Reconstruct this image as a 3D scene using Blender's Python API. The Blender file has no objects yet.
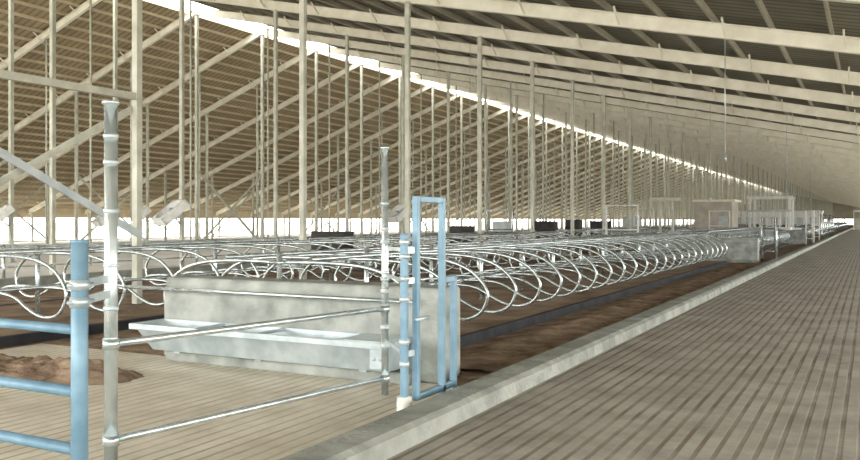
import bpy, math, random
from mathutils import Vector, Matrix
random.seed(4)
sc = bpy.context.scene
COL = sc.collection

# ------------------------------------------------------------ materials
def nt(name):
    m = bpy.data.materials.new(name); m.use_nodes = True
    t = m.node_tree; b = t.nodes['Principled BSDF']
    return m, t, b
def setspec(b, v):
    if 'Specular IOR Level' in b.inputs: b.inputs['Specular IOR Level'].default_value = v
def noise_mat(name, c1, c2, scale=4, rough=.8, metal=0.0, bump=0.0, detail=6, spec=.3, bscale=None, lo=.35, hi=.65):
    m, t, b = nt(name)
    geo = t.nodes.new('ShaderNodeNewGeometry')
    n = t.nodes.new('ShaderNodeTexNoise'); n.inputs['Scale'].default_value = scale; n.inputs['Detail'].default_value = detail
    t.links.new(geo.outputs['Position'], n.inputs['Vector'])
    r = t.nodes.new('ShaderNodeValToRGB')
    r.color_ramp.elements[0].position = lo; r.color_ramp.elements[1].position = hi
    r.color_ramp.elements[0].color = (*c1, 1); r.color_ramp.elements[1].color = (*c2, 1)
    t.links.new(n.outputs['Fac'], r.inputs['Fac'])
    t.links.new(r.outputs['Color'], b.inputs['Base Color'])
    b.inputs['Roughness'].default_value = rough; b.inputs['Metallic'].default_value = metal
    setspec(b, spec)
    if bump:
        n2 = t.nodes.new('ShaderNodeTexNoise'); n2.inputs['Scale'].default_value = bscale or scale*6; n2.inputs['Detail'].default_value = 4
        t.links.new(geo.outputs['Position'], n2.inputs['Vector'])
        bp = t.nodes.new('ShaderNodeBump'); bp.inputs['Strength'].default_value = bump; bp.inputs['Distance'].default_value = .03
        t.links.new(n2.outputs['Fac'], bp.inputs['Height']); t.links.new(bp.outputs['Normal'], b.inputs['Normal'])
    return m

def grooved(name, c1, c2, cg, pitch, duty, scale, axis='X', blot=True):
    m, t, b = nt(name); N = t.nodes.new; L = t.links.new
    geo = N('ShaderNodeNewGeometry'); sep = N('ShaderNodeSeparateXYZ'); L(geo.outputs['Position'], sep.inputs[0])
    mu = N('ShaderNodeMath'); mu.operation = 'DIVIDE'; L(sep.outputs[axis], mu.inputs[0]); mu.inputs[1].default_value = pitch
    fr = N('ShaderNodeMath'); fr.operation = 'FRACT'; L(mu.outputs[0], fr.inputs[0])
    sb = N('ShaderNodeMath'); sb.operation = 'SUBTRACT'; L(fr.outputs[0], sb.inputs[0]); sb.inputs[1].default_value = .5
    ab = N('ShaderNodeMath'); ab.operation = 'ABSOLUTE'; L(sb.outputs[0], ab.inputs[0])
    mr = N('ShaderNodeMapRange'); L(ab.outputs[0], mr.inputs[0])
    mr.inputs[1].default_value = duty*.5; mr.inputs[2].default_value = duty*.5+.08; mr.inputs[3].default_value = 1; mr.inputs[4].default_value = 0
    n = N('ShaderNodeTexNoise'); n.inputs['Scale'].default_value = scale; n.inputs['Detail'].default_value = 10; n.inputs['Roughness'].default_value = .7
    L(geo.outputs['Position'], n.inputs['Vector'])
    r = N('ShaderNodeValToRGB'); r.color_ramp.elements[0].position = .38; r.color_ramp.elements[1].position = .62
    r.color_ramp.elements[0].color = (*c1, 1); r.color_ramp.elements[1].color = (*c2, 1); L(n.outputs['Fac'], r.inputs['Fac'])
    n3 = N('ShaderNodeTexNoise'); n3.inputs['Scale'].default_value = scale*.8; n3.inputs['Detail'].default_value = 8
    L(geo.outputs['Position'], n3.inputs['Vector'])
    mr2 = N('ShaderNodeMapRange'); L(n3.outputs['Fac'], mr2.inputs[0]); mr2.inputs[1].default_value = .38; mr2.inputs[2].default_value = .62
    mr2.inputs[3].default_value = .35 if blot else 1; mr2.inputs[4].default_value = 1
    mm = N('ShaderNodeMath'); mm.operation = 'MULTIPLY'; L(mr.outputs[0], mm.inputs[0]); L(mr2.outputs[0], mm.inputs[1])
    mx = N('ShaderNodeMixRGB'); L(mm.outputs[0], mx.inputs[0]); L(r.outputs['Color'], mx.inputs[1]); mx.inputs[2].default_value = (*cg, 1)
    L(mx.outputs[0], b.inputs['Base Color'])
    b.inputs['Roughness'].default_value = .75; setspec(b, .3)
    inv = N('ShaderNodeMath'); inv.operation = 'SUBTRACT'; inv.inputs[0].default_value = 1; L(mr.outputs[0], inv.inputs[1])
    bp = N('ShaderNodeBump'); bp.inputs['Strength'].default_value = .5; bp.inputs['Distance'].default_value = .010
    L(inv.outputs[0], bp.inputs['Height']); L(bp.outputs['Normal'], b.inputs['Normal'])
    return m

M = {}
M['floor'] = grooved('grooved_concrete', (.28, .26, .22), (.425, .40, .345), (.175, .14, .10), .125, .20, 1.6)
M['cross'] = grooved('pale_grooved_concrete', (.62, .565, .455), (.79, .735, .62), (.45, .375, .275), .13, .13, 2.0)
M['pale'] = noise_mat('pale_concrete', (.62, .6, .55), (.76, .74, .7), .6, .8)
M['conc'] = noise_mat('grey_concrete', (.20, .22, .20), (.42, .44, .41), 3.4, .85, bump=.4, detail=12, lo=.3, hi=.7)
M['curb'] = noise_mat('curb_concrete', (.22, .23, .205), (.36, .37, .33), 3, .85, bump=.5, detail=9)
M['dirt'] = noise_mat('brown_dirt', (.18, .125, .088), (.37, .275, .195), 2.6, .95, bump=.9, bscale=12, spec=.1, detail=12)
M['bed'] = noise_mat('stall_sand', (.19, .135, .095), (.35, .26, .185), 1.6, .95, bump=.7, bscale=12, spec=.1)
M['black'] = noise_mat('curb_shadow_line', (.022, .023, .026), (.045, .046, .05), 3, .9)  # stall rear curb strips: dark shadow line painted in as near-black colour
M['galv'] = noise_mat('galvanised_steel', (.46, .53, .54), (.68, .74, .74), 9, .27, metal=.75, spec=.5)
M['galv2'] = noise_mat('galvanised_sheet', (.40, .47, .50), (.60, .67, .69), 4, .3, metal=.5, spec=.5, detail=8)
M['blue'] = noise_mat('blue_paint', (.13, .24, .325), (.19, .315, .405), 6, .4, metal=.1, spec=.45)
M['white'] = noise_mat('white_plastic', (.65, .65, .61), (.8, .8, .77), 6, .5)
M['cream'] = noise_mat('cream_steel', (.77, .735, .61), (.88, .85, .74), 2.5, .6)
M['post'] = noise_mat('post_steel', (.40, .405, .335), (.56, .56, .475), 3, .5)
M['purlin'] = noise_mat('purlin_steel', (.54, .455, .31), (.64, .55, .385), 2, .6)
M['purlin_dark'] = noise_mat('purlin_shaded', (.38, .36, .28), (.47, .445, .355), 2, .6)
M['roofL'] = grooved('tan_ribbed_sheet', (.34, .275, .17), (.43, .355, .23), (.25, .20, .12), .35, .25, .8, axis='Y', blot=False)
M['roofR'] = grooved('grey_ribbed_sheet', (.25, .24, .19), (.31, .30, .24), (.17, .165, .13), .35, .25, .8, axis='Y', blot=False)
M['bluegrey'] = noise_mat('bluegrey_steel', (.40, .45, .46), (.52, .57, .57), 3, .5)
M['dark'] = noise_mat('black_plastic', (.028, .026, .025), (.055, .05, .046), 3, .6)
M['tanwall'] = noise_mat('tan_blockwork', (.40, .37, .31), (.52, .49, .42), 2, .85)
M['ground'] = noise_mat('outside_ground', (.6, .56, .5), (.72, .69, .62), .2, .95)
M['water'] = noise_mat('trough_water', (.18, .26, .28), (.22, .31, .33), 2, .08, spec=.6)

# ------------------------------------------------------------ mesh builder
class MB:
    def __init__(s): s.v = []; s.f = []; s.m = []; s.sm = []
    def add(s, vs, fs, mi=0, smooth=False):
        o = len(s.v); s.v.extend(vs)
        for f in fs: s.f.append(tuple(i+o for i in f)); s.m.append(mi); s.sm.append(smooth)
    def box(s, x0, x1, y0, y1, z0, z1, mi=0):
        vs = [(x, y, z) for z in (z0, z1) for y in (y0, y1) for x in (x0, x1)]
        s.add(vs, [(0, 2, 3, 1), (4, 5, 7, 6), (0, 1, 5, 4), (2, 6, 7, 3), (0, 4, 6, 2), (1, 3, 7, 5)], mi)
    def prism(s, prof, a0, a1, axis='x', mi=0):
        n = len(prof); vs = []
        for a in (a0, a1):
            for p in prof: vs.append((a, p[0], p[1]) if axis == 'x' else (p[0], a, p[1]))
        fs = [(i, (i+1) % n, (i+1) % n+n, i+n) for i in range(n)] + [tuple(range(n))[::-1], tuple(range(n, 2*n))]
        s.add(vs, fs, mi)
    def beam(s, p, q, w, h, up=(0, 0, 1), mi=0):
        p = Vector(p); q = Vector(q); d = (q-p).normalized(); up = Vector(up)
        side = d.cross(up)
        if side.length < 1e-4: side = d.cross(Vector((1, 0, 0)))
        side.normalize(); u = side.cross(d).normalized()
        vs = []
        for c in (p, q):
            for a, b in ((-1, -1), (1, -1), (1, 1), (-1, 1)): vs.append(tuple(c+side*a*w/2+u*b*h/2))
        s.add(vs, [(0, 3, 2, 1), (4, 5, 6, 7), (0, 1, 5, 4), (1, 2, 6, 5), (2, 3, 7, 6), (3, 0, 4, 7)], mi)
    def ibeam(s, p, q, depth, w, mi=0, tf=.03, tw=.03):
        p = Vector(p); q = Vector(q); d = (q-p).normalized(); side = d.cross(Vector((0, 0, 1))).normalized(); u = side.cross(d).normalized()
        s.beam(p+u*tf/2, q+u*tf/2, w, tf, mi=mi); s.beam(p+u*(depth-tf/2), q+u*(depth-tf/2), w, tf, mi=mi)
        s.beam(p+u*depth/2, q+u*depth/2, tw, depth-2*tf, mi=mi)
    def tube(s, pts, r, n=8, mi=0, offs=None, caps=True):
        pts = [Vector(p) for p in pts]; rings = []
        prev = None
        for i, p in enumerate(pts):
            a = pts[max(0, i-1)]; b = pts[min(len(pts)-1, i+1)]; d = (b-a).normalized()
            if prev is None:
                up = Vector((0, 0, 1)) if abs(d.z) < .9 else Vector((1, 0, 0))
                sd = d.cross(up).normalized()
            else:
                sd = (prev-d*prev.dot(d)).normalized()
            prev = sd; u = sd.cross(d)
            for k in range(n):
                t = 2*math.pi*k/n; rings.append(p+sd*math.cos(t)*r+u*math.sin(t)*r)
        fs = []
        for i in range(len(pts)-1):
            for k in range(n): fs.append((i*n+k, i*n+(k+1) % n, (i+1)*n+(k+1) % n, (i+1)*n+k))
        if caps: fs.append(tuple(range(n))[::-1]); fs.append(tuple(range((len(pts)-1)*n, len(pts)*n)))
        for o in (offs or [(0, 0, 0)]):
            s.add([(v.x+o[0], v.y+o[1], v.z+o[2]) for v in rings], fs, mi, True)
    def obj(s, name, mats, parent=None, bevel=0):
        me = bpy.data.meshes.new(name); me.from_pydata(s.v, [], s.f)
        for m in mats: me.materials.append(M[m])
        me.polygons.foreach_set('material_index', s.m); me.polygons.foreach_set('use_smooth', s.sm)
        me.update(); o = bpy.data.objects.new(name, me); COL.objects.link(o)
        if parent: o.parent = parent
        if bevel:
            b = o.modifiers.new('bevel', 'BEVEL'); b.width = bevel; b.segments = 2; b.limit_method = 'ANGLE'
        return o
def smooth_path(pts, k=3):
    P = [Vector(p) for p in pts]; out = []
    for i in range(len(P)-1):
        p0 = P[max(i-1, 0)]; p1 = P[i]; p2 = P[i+1]; p3 = P[min(i+2, len(P)-1)]
        for j in range(k):
            t = j/k
            out.append(.5*((2*p1)+(p2-p0)*t+(2*p0-5*p1+4*p2-p3)*t*t+(3*p1-p0-3*p2+p3)*t**3))
    out.append(P[-1]); return out

# ------------------------------------------------------------ ground & floors
Y0, Y1 = -12, 322
YA = -9
b = MB(); b.box(-400, 350, -150, 900, -.30, -.12); b.obj('ground', ['ground'])
b = MB(); b.box(-2.87, 9, Y0, Y1, -.12, 0); b.obj('floor', ['floor'])
b = MB(); b.box(-9.5, -3.19, Y0, 7.25, -.12, 0); b.obj('floor_crossover', ['cross'])
b = MB(); b.box(-17, -9.5, Y0, 7.25, -.12, -.004); b.box(-17, -3.19, 7.25, Y1, -.12, -.004); b.obj('floor_dirt', ['dirt'])
b = MB(); b.box(-56, -17, Y0, Y1, -.12, 0); b.obj('floor_feed_side', ['pale'])
b = MB(); b.prism([(-3.2, -.12), (-3.2, .13), (-3.17, .15), (-2.92, .15), (-2.87, .12), (-2.85, -.12)], Y0, Y1, 'y'); b.obj('trim_curb', ['curb'])

def hf(name, x0, x1, y0, y1, nx, ny, fn, mat):
    b = MB(); vs = []; fs = []
    for j in range(ny+1):
        for i in range(nx+1):
            x = x0+(x1-x0)*i/nx; y = y0+(y1-y0)*j/ny; vs.append((x, y, fn(x, y)))
    for j in range(ny):
        for i in range(nx):
            a = j*(nx+1)+i; fs.append((a, a+1, a+nx+2, a+nx+1))
    b.add(vs, fs, 0, True); return b.obj(name, [mat])
from mathutils import noise as mn
def dirt(x, y):
    n = mn.noise(Vector((x*1.3, y*1.3, 3)))*.5+mn.noise(Vector((x*4, y*4, 1)))*.3+mn.noise(Vector((x*11, y*11, 1)))*.25
    g = 0
    for cx, cy, r, h in ((-7.3, 6.0, .4, .13), (-8.0, 5.95, .5, .07), (-6.75, 6.05, .35, .03), (-9.4, 5.8, .8, .09)):
        g += h*math.exp(-((x-cx)**2+(y-cy)**2)/(r*r))
    edge = mn.noise(Vector((x*1.7, y*1.7, 9)))*.5
    e = max(0, min(1, (-6.2-x+edge)*1.4)) * max(0, min(1, (y-5.05+edge)*1.4)) * max(0, min(1, (6.36-y)*5)) * max(0, min(1, (x+11.2)*1.4))
    return -.03+(g*(1+n)+.045+n*.09)*e
hf('dirt_pile', -11.3, -5.8, 4.2, 6.34, 140, 60, dirt, 'dirt')
def dirt2(x, y):
    n = mn.noise(Vector((x*2.2, y*1.2, 8)))*.5+mn.noise(Vector((x*7, y*6, 1)))*.4
    e = min(1, (x+4.45)*3, (-3.22-x)*4)
    return -.01+(.04+n*.09)*max(0, e)
hf('dirt_strip', -4.44, -3.22, 8.0, 32.4, 18, 260, dirt2, 'dirt')

# ------------------------------------------------------------ stall rows
PROF = [(1.88, 1.08), (1.4, 1.09), (.95, 1.08), (.6, 1.04), (.32, .95), (.12, .81), (.01, .64), (.03, .47), (.14, .33), (.34, .26), (.58, .28), (.82, .38), (1.05, .5), (1.35, .55), (1.88, .55)]
def stall_row(xc, y0, y1, pitch=1.0, near=True, half=1.9):
    n = int((y1-y0)/pitch)+1
    b = MB()
    for sgn in (1, -1):
        pts = smooth_path([(xc+sgn*(half-d), 0, z) for d, z in PROF], 3 if near else 1)
        b.tube(pts, .025, 8 if near else 5, offs=[(0, y0+i*pitch, 0) for i in range(n)])
        xr = xc+sgn*(half-1.25)
        b.tube([(xr, y0-.2, 1.14), (xr, y0+(n-1)*pitch+.2, 1.14)], .026, 8)
        b.tube([(xc+sgn*.06, y0-.1, 1.08), (xc+sgn*.06, y0+(n-1)*pitch+.1, 1.08)], .026, 8)
        b.tube([(xc+sgn*.06, y0-.1, .55), (xc+sgn*.06, y0+(n-1)*pitch+.1, .55)], .026, 8)
    for i in range(0, n, 2):
        b.tube([(xc, y0+i*pitch, .125), (xc, y0+i*pitch, 1.2)], .035, 8)
    b.obj('cubicle_divider_row', ['galv'])
    b = MB()
    b.box(xc-half+.12, xc+half-.12, y0-.25, y0+(n-1)*pitch+.25, -.02, .12)
    for sgn in (1, -1):
        x0 = xc+sgn*(half-.12); x1 = xc+sgn*(half-.04)
        b.box(min(x0, x1), max(x0, x1), y0-.25, y0+(n-1)*pitch+.25, -.02, .13, 1)
    b.obj('stall_bed', ['bed', 'black'])
groups = [(8.2, 31.2), (35.2, 58.0), (72, 98.0), (103, 150), (155, 220)]
for gi, (a, c) in enumerate(groups):
    stall_row(-6.4, a, c, near=gi == 0)
    stall_row(-11.5, a-1.5 if gi == 0 else a, c, near=gi == 0)

# ------------------------------------------------------------ barn frame
XR = -28.6
def zR(x): return 5.17-.22*x
ZR = zR(XR); XE = -54.0; ZE = 2.0; SL = (ZR-ZE)/(XR-XE)
def zL(x): return ZR-(XR-x)*SL
XRE = 8.0
PY = [5.8-4.9+4.9*k for k in range(0, 66)]
PYB = [PY[0]-4.9*k for k in range(1, 3)]
b = MB()
for k, y in enumerate(PY+PYB):
    b.ibeam((XRE, y, zR(XRE)), (XR, y, ZR), .34, .17)
    b.ibeam((XE, y, zL(XE)), (XR, y, ZR), .30, .17)
    if k < 22:
        x = XRE-1
        while x > XR+1:
            for s in (-1, 1): b.beam((x, y, zR(x)+.03), (x, y+s*.5, zR(x)+.40), .045, .045)
            x -= 2.5
        x = XE+1.5
        while x < XR-1:
            for s in (-1, 1): b.beam((x, y, zL(x)+.03), (x, y+s*.45, zL(x)+.34), .04, .04)
            x += 2.4
b.obj('roof_rafters', ['cream'])
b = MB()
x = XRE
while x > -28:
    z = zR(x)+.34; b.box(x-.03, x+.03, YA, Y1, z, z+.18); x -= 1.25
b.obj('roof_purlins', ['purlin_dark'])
b = MB()
x = XE
while x < -29.2:
    z = zL(x)+.32; b.box(x-.025, x+.025, YA, Y1, z, z+.13); x += .8
b.box(XE-.25, XE+.05, YA, Y1, ZE-.25, ZE+.5)
b.obj('roof_purlins', ['purlin'])
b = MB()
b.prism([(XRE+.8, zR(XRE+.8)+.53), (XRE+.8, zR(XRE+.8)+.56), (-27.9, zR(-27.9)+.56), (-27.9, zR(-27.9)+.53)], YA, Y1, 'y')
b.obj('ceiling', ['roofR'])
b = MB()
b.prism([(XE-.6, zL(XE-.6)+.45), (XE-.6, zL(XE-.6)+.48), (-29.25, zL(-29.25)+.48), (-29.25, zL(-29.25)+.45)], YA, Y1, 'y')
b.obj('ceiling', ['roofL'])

def post_rows(x, w, ztop, mat, ks, z0=0, plate=True):
    b = MB()
    for k in ks:
        y = PY[k]; b.box(x-w/2, x+w/2, y-w/2, y+w/2, z0, ztop)
        if plate: b.box(x-w, x+w, y-w, y+w, z0, z0+.03)
        b.box(x-w, x+w, y-w, y+w, ztop-.03, ztop)
    b.obj('support_posts', [mat])
allk = range(0, 66)
post_rows(-11.5, .125, zR(-11.5), 'post', range(1, 66))
post_rows(-20, .12, zR(-20), 'post', allk)
post_rows(-28.6, .14, ZR, 'post', allk)
post_rows(-37, .13, zL(-37), 'post', allk)
post_rows(-45.5, .13, zL(-45.5), 'post', allk)
post_rows(-53.6, .14, zL(-53.6), 'post', allk)
post_rows(7.6, .14, zR(7.6), 'post', allk)
for xx, k0 in ((-24.3, 3), (-33, 4), (-16.4, 8)):
    b = MB()
    for k in range(k0, 60):
        zt = zR(xx) if xx > XR else zL(xx)
        b.tube([(xx, PY[k], 0), (xx, PY[k], zt)], .04, 6)
    b.obj('tube_posts', ['post'])
b = MB()
ya, yb = PY[1], PY[2]
b.beam((-11.5, ya+.07, 3.78), (-11.5, yb-.07, 3.78), .10, .12)
b.obj('tie_beam', ['post'])
b = MB()
b.beam((-11.42, ya, 3.65), (-11.42, yb, 1.33), .05, .12, mi=0); b.beam((-11.58, ya, .9), (-11.58, yb, 3.6), .05, .10, mi=1)
b.obj('cross_brace', ['bluegrey', 'post'])
for xx in (-28.6, -37, -45.5, -53.6):
    b = MB()
    for k in (3, 6, 10, 15):
        b.beam((xx, PY[k], .3), (xx, PY[k+1], 4.0 if xx > -50 else 1.9), .05, .1); b.beam((xx, PY[k+1], .3), (xx, PY[k], 4.0 if xx > -50 else 1.9), .05, .1)
    b.obj('cross_brace', ['post'])

# ------------------------------------------------------------ water trough + concrete block
def water_block(y, xa, xb):
    b = MB()
    b.prism([(y, 0), (y, .80), (y+.03, .84), (y+.03, .90), (y+.06, .93), (y+.46, .93), (y+.5, .89), (y+.5, 0)], xa, xb, 'x')
    b.box(xa+.25, xb-.2, y-.22, y+.01, 0, .12)
    return b.obj('concrete_trough_block', ['conc'], bevel=.02)
water_block(7.25, -7.36, -3.72)
water_block(33.2, -8.2, -3.7)
water_block(60.0, -8.2, -3.7)

def trough(y, xa, xb):
    root = bpy.data.objects.new('water_trough', None); COL.objects.link(root)
    b = MB()
    yf, yb = y, y+.47; zt, zb = .43, .15
    o = [(xa, yf, zt), (xb, yf, zt), (xb, yb, zt), (xa, yb, zt)]
    lo = [(xa+.20, yf+.10, zb), (xb-.02, yf+.10, zb), (xb-.02, yb-.02, zb), (xa+.20, yb-.02, zb)]
    t = .012
    oi = [(xa+t, yf+t, zt), (xb-t, yf+t, zt), (xb-t, yb-t, zt), (xa+t, yb-t, zt)]
    li = [(xa+.20+t, yf+.10+t, zb+t), (xb-.02-t, yf+.10+t, zb+t), (xb-.02-t, yb-.02-t, zb+t), (xa+.20+t, yb-.02-t, zb+t)]
    fs = []
    for i in range(4):
        j = (i+1) % 4
        fs.append((i, 4+i, 4+j, j)[::-1]); fs.append((8+i, 8+j, 12+j, 12+i)[::-1]); fs.append((i, j, 8+j, 8+i))
    fs += [(4, 5, 6, 7), (12, 13, 14, 15)]
    b.add(o+lo+oi+li, fs)
    b.box(xa-.03, xb+.03, yf-.035, yf+.005, zt-.05, zt+.012); b.box(xa-.03, xb+.03, yb-.005, yb+.02, zt-.03, zt+.012)
    b.box(xa-.035, xa+.005, yf-.03, yb+.02, zt-.045, zt+.012); b.box(xb-.005, xb+.035, yf-.03, yb+.02, zt-.045, zt+.012)
    for xx in (xa+.9, xa+1.75):
        b.box(xx-.02, xx+.02, yf, yb, zt-.02, zt+.012)
    b.box(xb-.52, xb, yf, yb, zt+.006, zt+.02)
    b.box(xb-.16, xb+.02, yf-.02, yf+.12, .19, .38)
    b.obj('tank', ['galv2'], root, bevel=.006)
    b = MB(); b.box(xa+.1, xb-.04, yf+.07, yb-.04, .285, .30); b.obj('water', ['water'], root)
    b = MB()
    for xx in (xa+.5, (xa+xb)/2, xb-.35): b.box(xx-.04, xx+.04, yf+.16, yb+.02, .12, .16)
    for xx in (xb-.11, xb-.03): b.tube([(xx, yf+.03, .29), (xx, yf-.035, .29)], .020, 10)
    b.obj('brackets', ['bluegrey'], root)
trough(6.75, -7.32, -4.03)
b = MB(); b.tube([(-7.9, 7.16, .80), (-3.9, 7.12, .80)], .022, 10)
for xx in (-7.3, -5.7, -4.0): b.tube([(xx, 7.14, .80), (xx, 7.25, .80)], .015, 8)
b.obj('guard_rail', ['galv'])

# ------------------------------------------------------------ galvanised gate (near)
P1 = Vector((-4.42, 3.89, 0)); P2 = Vector((-3.93, 6.58, 0))
root = bpy.data.objects.new('galvanised_gate', None); COL.objects.link(root)
b = MB()
b.tube([P1, P1+Vector((0, 0, 2.37))], .043, 16); b.tube([P1+Vector((0, 0, 2.36)), P1+Vector((0, 0, 2.385))], .058, 16)
b.tube([P2, P2+Vector((0, 0, 2.26))], .033, 14); b.tube([P2+Vector((0, 0, 2.25)), P2+Vector((0, 0, 2.27))], .046, 14)
b.obj('uprights', ['galv'], root)
b = MB()
for z in (.785, .15):
    b.tube([P1+Vector((0, 0, z)), P2+Vector((0, 0, z+.005))], .024, 12)
    for P, r in ((P1, .054), (P2, .044)):
        b.tube([P+Vector((0, 0, z-.035)), P+Vector((0, 0, z+.035))], r, 14)
b.obj('rails', ['galv'], root)
b = MB()
for z in (1.02, 1.30, 1.66, 1.98, 2.15):
    b.tube([P1+Vector((0, 0, z-.012)), P1+Vector((0, 0, z+.012))], .050, 14)
for z in (.45, .62, .95, 1.06, 1.12, 1.40, 1.52, 1.75):
    b.tube([P2+Vector((0, 0, z-.015)), P2+Vector((0, 0, z+.015))], .041, 12)
for z in (1.1, 1.2): b.tube([P1+Vector((0, 0, z)), P1+Vector((.09, -.2, 0))+Vector((0, 0, z))], .012, 8)
b.obj('clamps', ['galv2'], root)

root = bpy.data.objects.new('blue_gate', None); COL.objects.link(root)
B = Vector((-4.10, 3.38, 0))
b = MB(); b.tube([B, B+Vector((0, 0, 1.47))], .048, 18); b.tube([B+Vector((0, 0, 1.465)), B+Vector((0, 0, 1.485))], .052, 18)
for z, r in ((.955, .030), (.59, .034), (.25, .034)):
    b.tube([B+Vector((0, 0, z)), B+Vector((-3.6, .02, z))], r, 12)
b.tube([B+Vector((-3.6, .02, 0)), B+Vector((-3.6, .02, 1.47))], .048, 16)
b.obj('gate_frame', ['blue'], root)
b = MB()
for z in (1.12, 1.22):
    b.tube([B+Vector((0, 0, z-.03)), B+Vector((0, 0, z+.03))], .056, 16)
    b.beam(B+Vector((0, 0, z)), P1+Vector((0, 0, z)), .02, .05)
    b.tube([B+Vector((.0, -.08, z)), B+Vector((.0, .10, z))], .012, 8)
b.obj('hinges', ['galv2'], root)

root = bpy.data.objects.new('blue_pass_gate', None); COL.objects.link(root)
X = -3.34
b = MB()
b.beam((X-.04, 5.97, .02), (X-.04, 5.97, 1.49), .055, .055)
h = .027
def sq(y0, y1, z0, z1): b.box(X-h, X+h, y0, y1, z0, z1)
sq(6.10-h, 6.10+h, .10, 1.80); sq(6.57-h, 6.57+h, 0, 1.80); sq(6.10+h, 6.57-h, 1.80-2*h, 1.80)
sq(6.10+h, 6.80-h, .10, .10+2*h); sq(6.80-h, 6.80+h, 0, 1.10); sq(6.57+h, 6.80-h, 1.10-2*h, 1.10)
b.obj('frame', ['blue'], root, bevel=.008)
b = MB()
for z in (.42, .60, .95, 1.12, 1.30, 1.42):
    b.tube([(X-.04, 5.97, z-.02), (X-.04, 5.97, z+.02)], .042, 12)
for z in (.5, 1.1, 1.35):
    b.beam((X-.04, 5.97, z), (X, 6.10, z), .02, .05)
    b.beam((X-.04, 5.97, z), (P2.x, P2.y, z), .012, .03)
b.tube([(X+.035, 6.02, .78), (X+.035, 6.24, .78)], .014, 8)
b.obj('clamps', ['galv2'], root)
b = MB(); b.tube([(X-.04, 5.97, 0), (X-.04, 5.97, .15)], .062, 18); b.obj('post_sleeve', ['white'], root)

# ------------------------------------------------------------ fans
def fan(x, y, z, s, tilt, yaw=0):
    root = bpy.data.objects.new('barn_fan', None); COL.objects.link(root)
    root.location = (x, y, z); root.rotation_euler = (tilt, 0, yaw)
    b = MB(); h = s/2; d = .14
    b.box(-h, h, -d, d, h-.05, h); b.box(-h, h, -d, d, -h, -h+.05); b.box(-h, -h+.05, -d, d, -h, h); b.box(h-.05, h, -d, d, -h, h)
    N = 24
    for k in range(N):
        a0 = 2*math.pi*k/N; a1 = 2*math.pi*(k+1)/N; r = h*.92
        p = [(math.cos(a)*r, yy, math.sin(a)*r) for a in (a0, a1) for yy in (-d, d)]
        b.add(p, [(0, 1, 3, 2)])
        def sqp(a):
            c, s_ = math.cos(a), math.sin(a); m = max(abs(c), abs(s_)); return (c/m*h, -d, s_/m*h)
        b.add([p[0], p[2], sqp(a1), sqp(a0)], [(0, 1, 2, 3)])
    b.obj('housing', ['white'], root)
    b = MB(); b.tube([(0, -.08, 0), (0, .08, 0)], s*.1, 12)
    for k in range(5):
        a = 2*math.pi*k/5; c, s_ = math.cos(a), math.sin(a); r0, r1 = s*.08, h*.86; w = s*.09
        b.add([(c*r0-s_*w*.5, -.04, s_*r0+c*w*.5), (c*r0+s_*w*.5, .04, s_*r0-c*w*.5), (c*r1+s_*w, .06, s_*r1-c*w), (c*r1-s_*w, -.06, s_*r1+c*w)], [(0, 1, 2, 3)])
    b.obj('blades', ['galv2'], root)
    b = MB(); b.tube([(0, d, 0), (0, d+.35, 0)], .03, 8); b.obj('bracket', ['galv2'], root)
for (x, y, z) in ((-20, PY[4]-.5, 1.85), (-28.6, PY[4]-.5, 1.75), (-28.6, PY[5]-.5, 1.75), (-28.6, PY[3]-.5, 1.6), (-37, PY[7]-.5, 1.9), (-20, PY[7]-.5, 1.9)):
    fan(x, y, z, 1.0, math.radians(-50), math.radians(-25))

# ------------------------------------------------------------ cabinets / distant equipment
def cabinet(x, y, w, d, z0, z1, mat='dark'):
    b = MB(); b.box(x-w/2, x+w/2, y-d/2, y+d/2, z0, z1)
    b.box(x-w/2-.03, x+w/2+.03, y-d/2-.03, y+d/2+.03, z1, z1+.04)
    b.box(x-w*.45, x-.01, y-d/2-.02, y-d/2, z0+.06, z1-.06); b.box(x+.01, x+w*.45, y-d/2-.02, y-d/2, z0+.06, z1-.06)
    for sx in (-1, 1):
        for sy in (-1, 1): b.box(x+sx*w*.45-.03, x+sx*w*.45+.03, y+sy*d*.4-.03, y+sy*d*.4+.03, 0, z0, 1)
    b.obj('equipment_cabinet', [mat, 'galv2'])
cabinet(-15.9, 23.2, 1.3, .6, .6, 1.18)
cabinet(-15.6, 32.6, .9, .6, .6, 1.3)
cabinet(-15.6, 43.0, 1.3, .6, .6, 1.5)
cabinet(-15.6, 48.0, .9, .6, .6, 1.6)
cabinet(-15.8, 37.5, .7, .6, .6, 1.5, 'bluegrey')
cabinet(-15.7, 54.0, 1.2, .6, .6, 1.5)
cabinet(-15.7, 62.0, 1.2, .6, .6, 1.8, 'bluegrey')

b = MB()
for k in range(40):
    yy = 6+k*3; b.tube([(-17.0, yy, 0), (-17.0, yy, 1.05)], .035, 8)
b.tube([(-17, 6, 1.0), (-17, 123, 1.0)], .03, 8); b.tube([(-17, 6, .55), (-17, 123, .55)], .02, 8)
b.box(-17.12, -16.88, 6, 123, 0, .3, 1)
b.obj('feed_barrier', ['galv', 'curb'])

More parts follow.
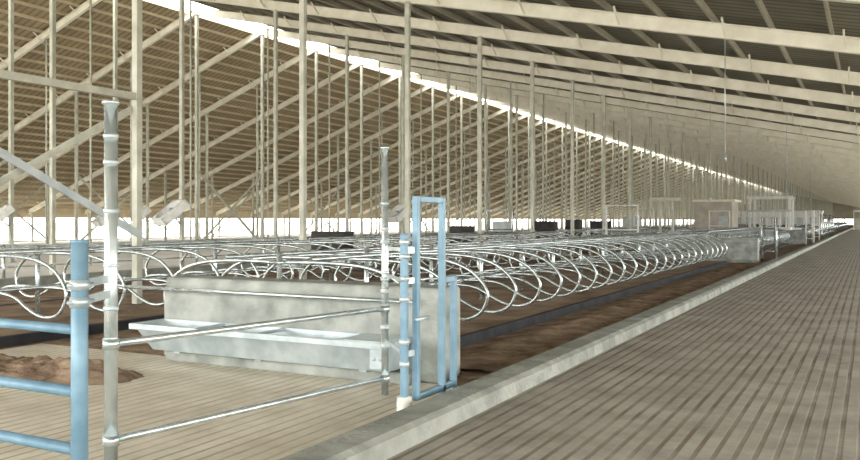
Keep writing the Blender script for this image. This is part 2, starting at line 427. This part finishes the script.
def frame_gate(x, y, w, z1, mat='galv'):
    b = MB()
    b.tube([(x-w/2, y, 0), (x-w/2, y, z1), (x+w/2, y, z1), (x+w/2, y, 0)], .05, 8)
    for z in (.4, .8, 1.2): b.tube([(x-w/2, y, z), (x+w/2, y, z)], .025, 8)
    b.obj('crossover_gate', [mat])
frame_gate(-9.0, 34.0, 1.3, 2.2, 'white')
frame_gate(-3.45, 66.0, .45, 2.3, 'white')
frame_gate(-3.45, 34.6, .5, 1.7)
frame_gate(-3.45, 59.3, .45, 2.2, 'white')
frame_gate(-9.0, 59.0, 1.3, 2.2, 'white')
frame_gate(-14.2, 59.5, 1.4, 2.4, 'white')
frame_gate(-14.2, 33.5, 1.2, 2.0)
frame_gate(-5.2, 100.0, 1.2, 3.1, 'white') if False else None
b = MB()
for xx in (-9.2, -8.6): b.box(xx-.05, xx+.05, 42-.05, 42.05, 0, 2.6)
b.box(-9.7, -8.2, 41.9, 42.1, 2.55, 2.7); b.beam((-8.6, 42, 2.0), (-9.1, 42, 2.6), .06, .06); b.obj('hoist_frame', ['post'])

b = MB()
b.box(-11.2, -8.6, 62, 65, 0, 2.9); b.box(-11.3, -8.4, 61.8, 65.2, 2.9, 3.05, 1)
b.box(-9.5, -8.9, 61.96, 62, 1.2, 1.9, 2)
b.obj('utility_room', ['tanwall', 'cream', 'bluegrey'])
b = MB()
for xx in (-7.9, -5.2):
    for yy in (66, 69): b.box(xx-.08, xx+.08, yy-.08, yy+.08, 0, 3.3)
b.box(-8.1, -5, 65.9, 66.1, 3.2, 3.35, 0); b.box(-8.1, -5, 68.9, 69.1, 3.2, 3.35, 0)
b.box(-8.1, -5, 65.9, 66.1, 2.2, 2.35, 1)
for i in range(6): b.box(-7.7+i*.45, -7.6+i*.45, 66, 66.1, 1.0, 2.2)
b.box(-7.9, -5.2, 66, 69, .9, 1.05, 0); b.obj('loading_frame', ['white', 'bluegrey'])
b = MB()
b.box(-14, -4.6, 99.5, 101.5, 0, 2.4); b.box(-14.1, -4.5, 99.4, 101.6, 2.4, 2.6, 2)
for i in range(7): b.box(-13.6+i*1.3, -12.9+i*1.3, 99.45, 99.5, 1.2, 1.9, 1)
b.obj('service_building', ['white', 'bluegrey', 'white'])
b = MB()
for i in range(10): b.box(-2.4+i*1.15, -2.25+i*1.15, 152, 152.2, 0, 3.2)
b.box(-2.4, 8.1, 152, 152.15, 2.9, 3.2); b.box(-2.4, 8.1, 152.02, 152.12, 0, 1.9, 1)
b.obj('end_gate_screen', ['white', 'tanwall'])
b = MB()
for i in range(8):
    yy = 72+i*3.5; b.tube([(-3.4, yy, 0), (-3.4, yy, 2.1)], .05, 8)
for z in (.5, 1.0, 1.5): b.tube([(-3.4, 72, z), (-3.4, 96.5, z)], .03, 8)
b.obj('alley_fence', ['galv'])

b = MB()
b.prism([(XE, 1.9), (XRE, 1.9), (XRE, zR(XRE)+.5), (XR, ZR+.4), (XE, ZE+.45)], Y1, Y1+.15, 'y')
for i in range(14): xx = XE+i*4.6; b.box(xx, xx+.3, Y1-.1, Y1+.2, -.12, 2.0, 1)
b.obj('wall_end', ['roofR', 'post'])
b = MB(); b.box(-54.1, -53.9, Y0, Y1, 0, .12); b.obj('wall_left', ['pale'])

def cable(x, y, z0):
    b = MB(); b.tube([(x, y, zR(x)+.4), (x, y, z0)], .012, 6); b.tube([(x, y, z0-.12), (x, y, z0)], .03, 8); b.obj('hanging_cable', ['galv2'])
cable(-3.0, 20.5, 3.1); cable(-3.0, 36.8, 2.8); cable(-3.0, 52, 2.8); cable(-14, 30.0, 3.5)
for i in range(7): cable(-6.5, 40+i*9.8, 2.6)

# ------------------------------------------------------------ light
w = bpy.data.worlds.new('sky'); sc.world = w; w.use_nodes = True
bg = w.node_tree.nodes['Background']; bg.inputs[0].default_value = (1, .985, .94, 1); bg.inputs[1].default_value = 8.6
sd = bpy.data.lights.new('sun', 'SUN'); sd.energy = 1.5; sd.angle = math.radians(40); sd.color = (1, .95, .86)
so = bpy.data.objects.new('sun', sd); COL.objects.link(so); so.rotation_euler = (math.radians(48), 0, math.radians(60))

cam = bpy.data.cameras.new('camera'); co = bpy.data.objects.new('camera', cam); COL.objects.link(co)
co.location = (0, 0, 1.6); co.rotation_euler = (math.radians(90), 0, math.radians(27.76))
cam.sensor_width = 36; cam.lens = 35.0; cam.shift_y = -10/860; cam.clip_end = 1500
sc.camera = co
sc.view_settings.view_transform = 'Standard'
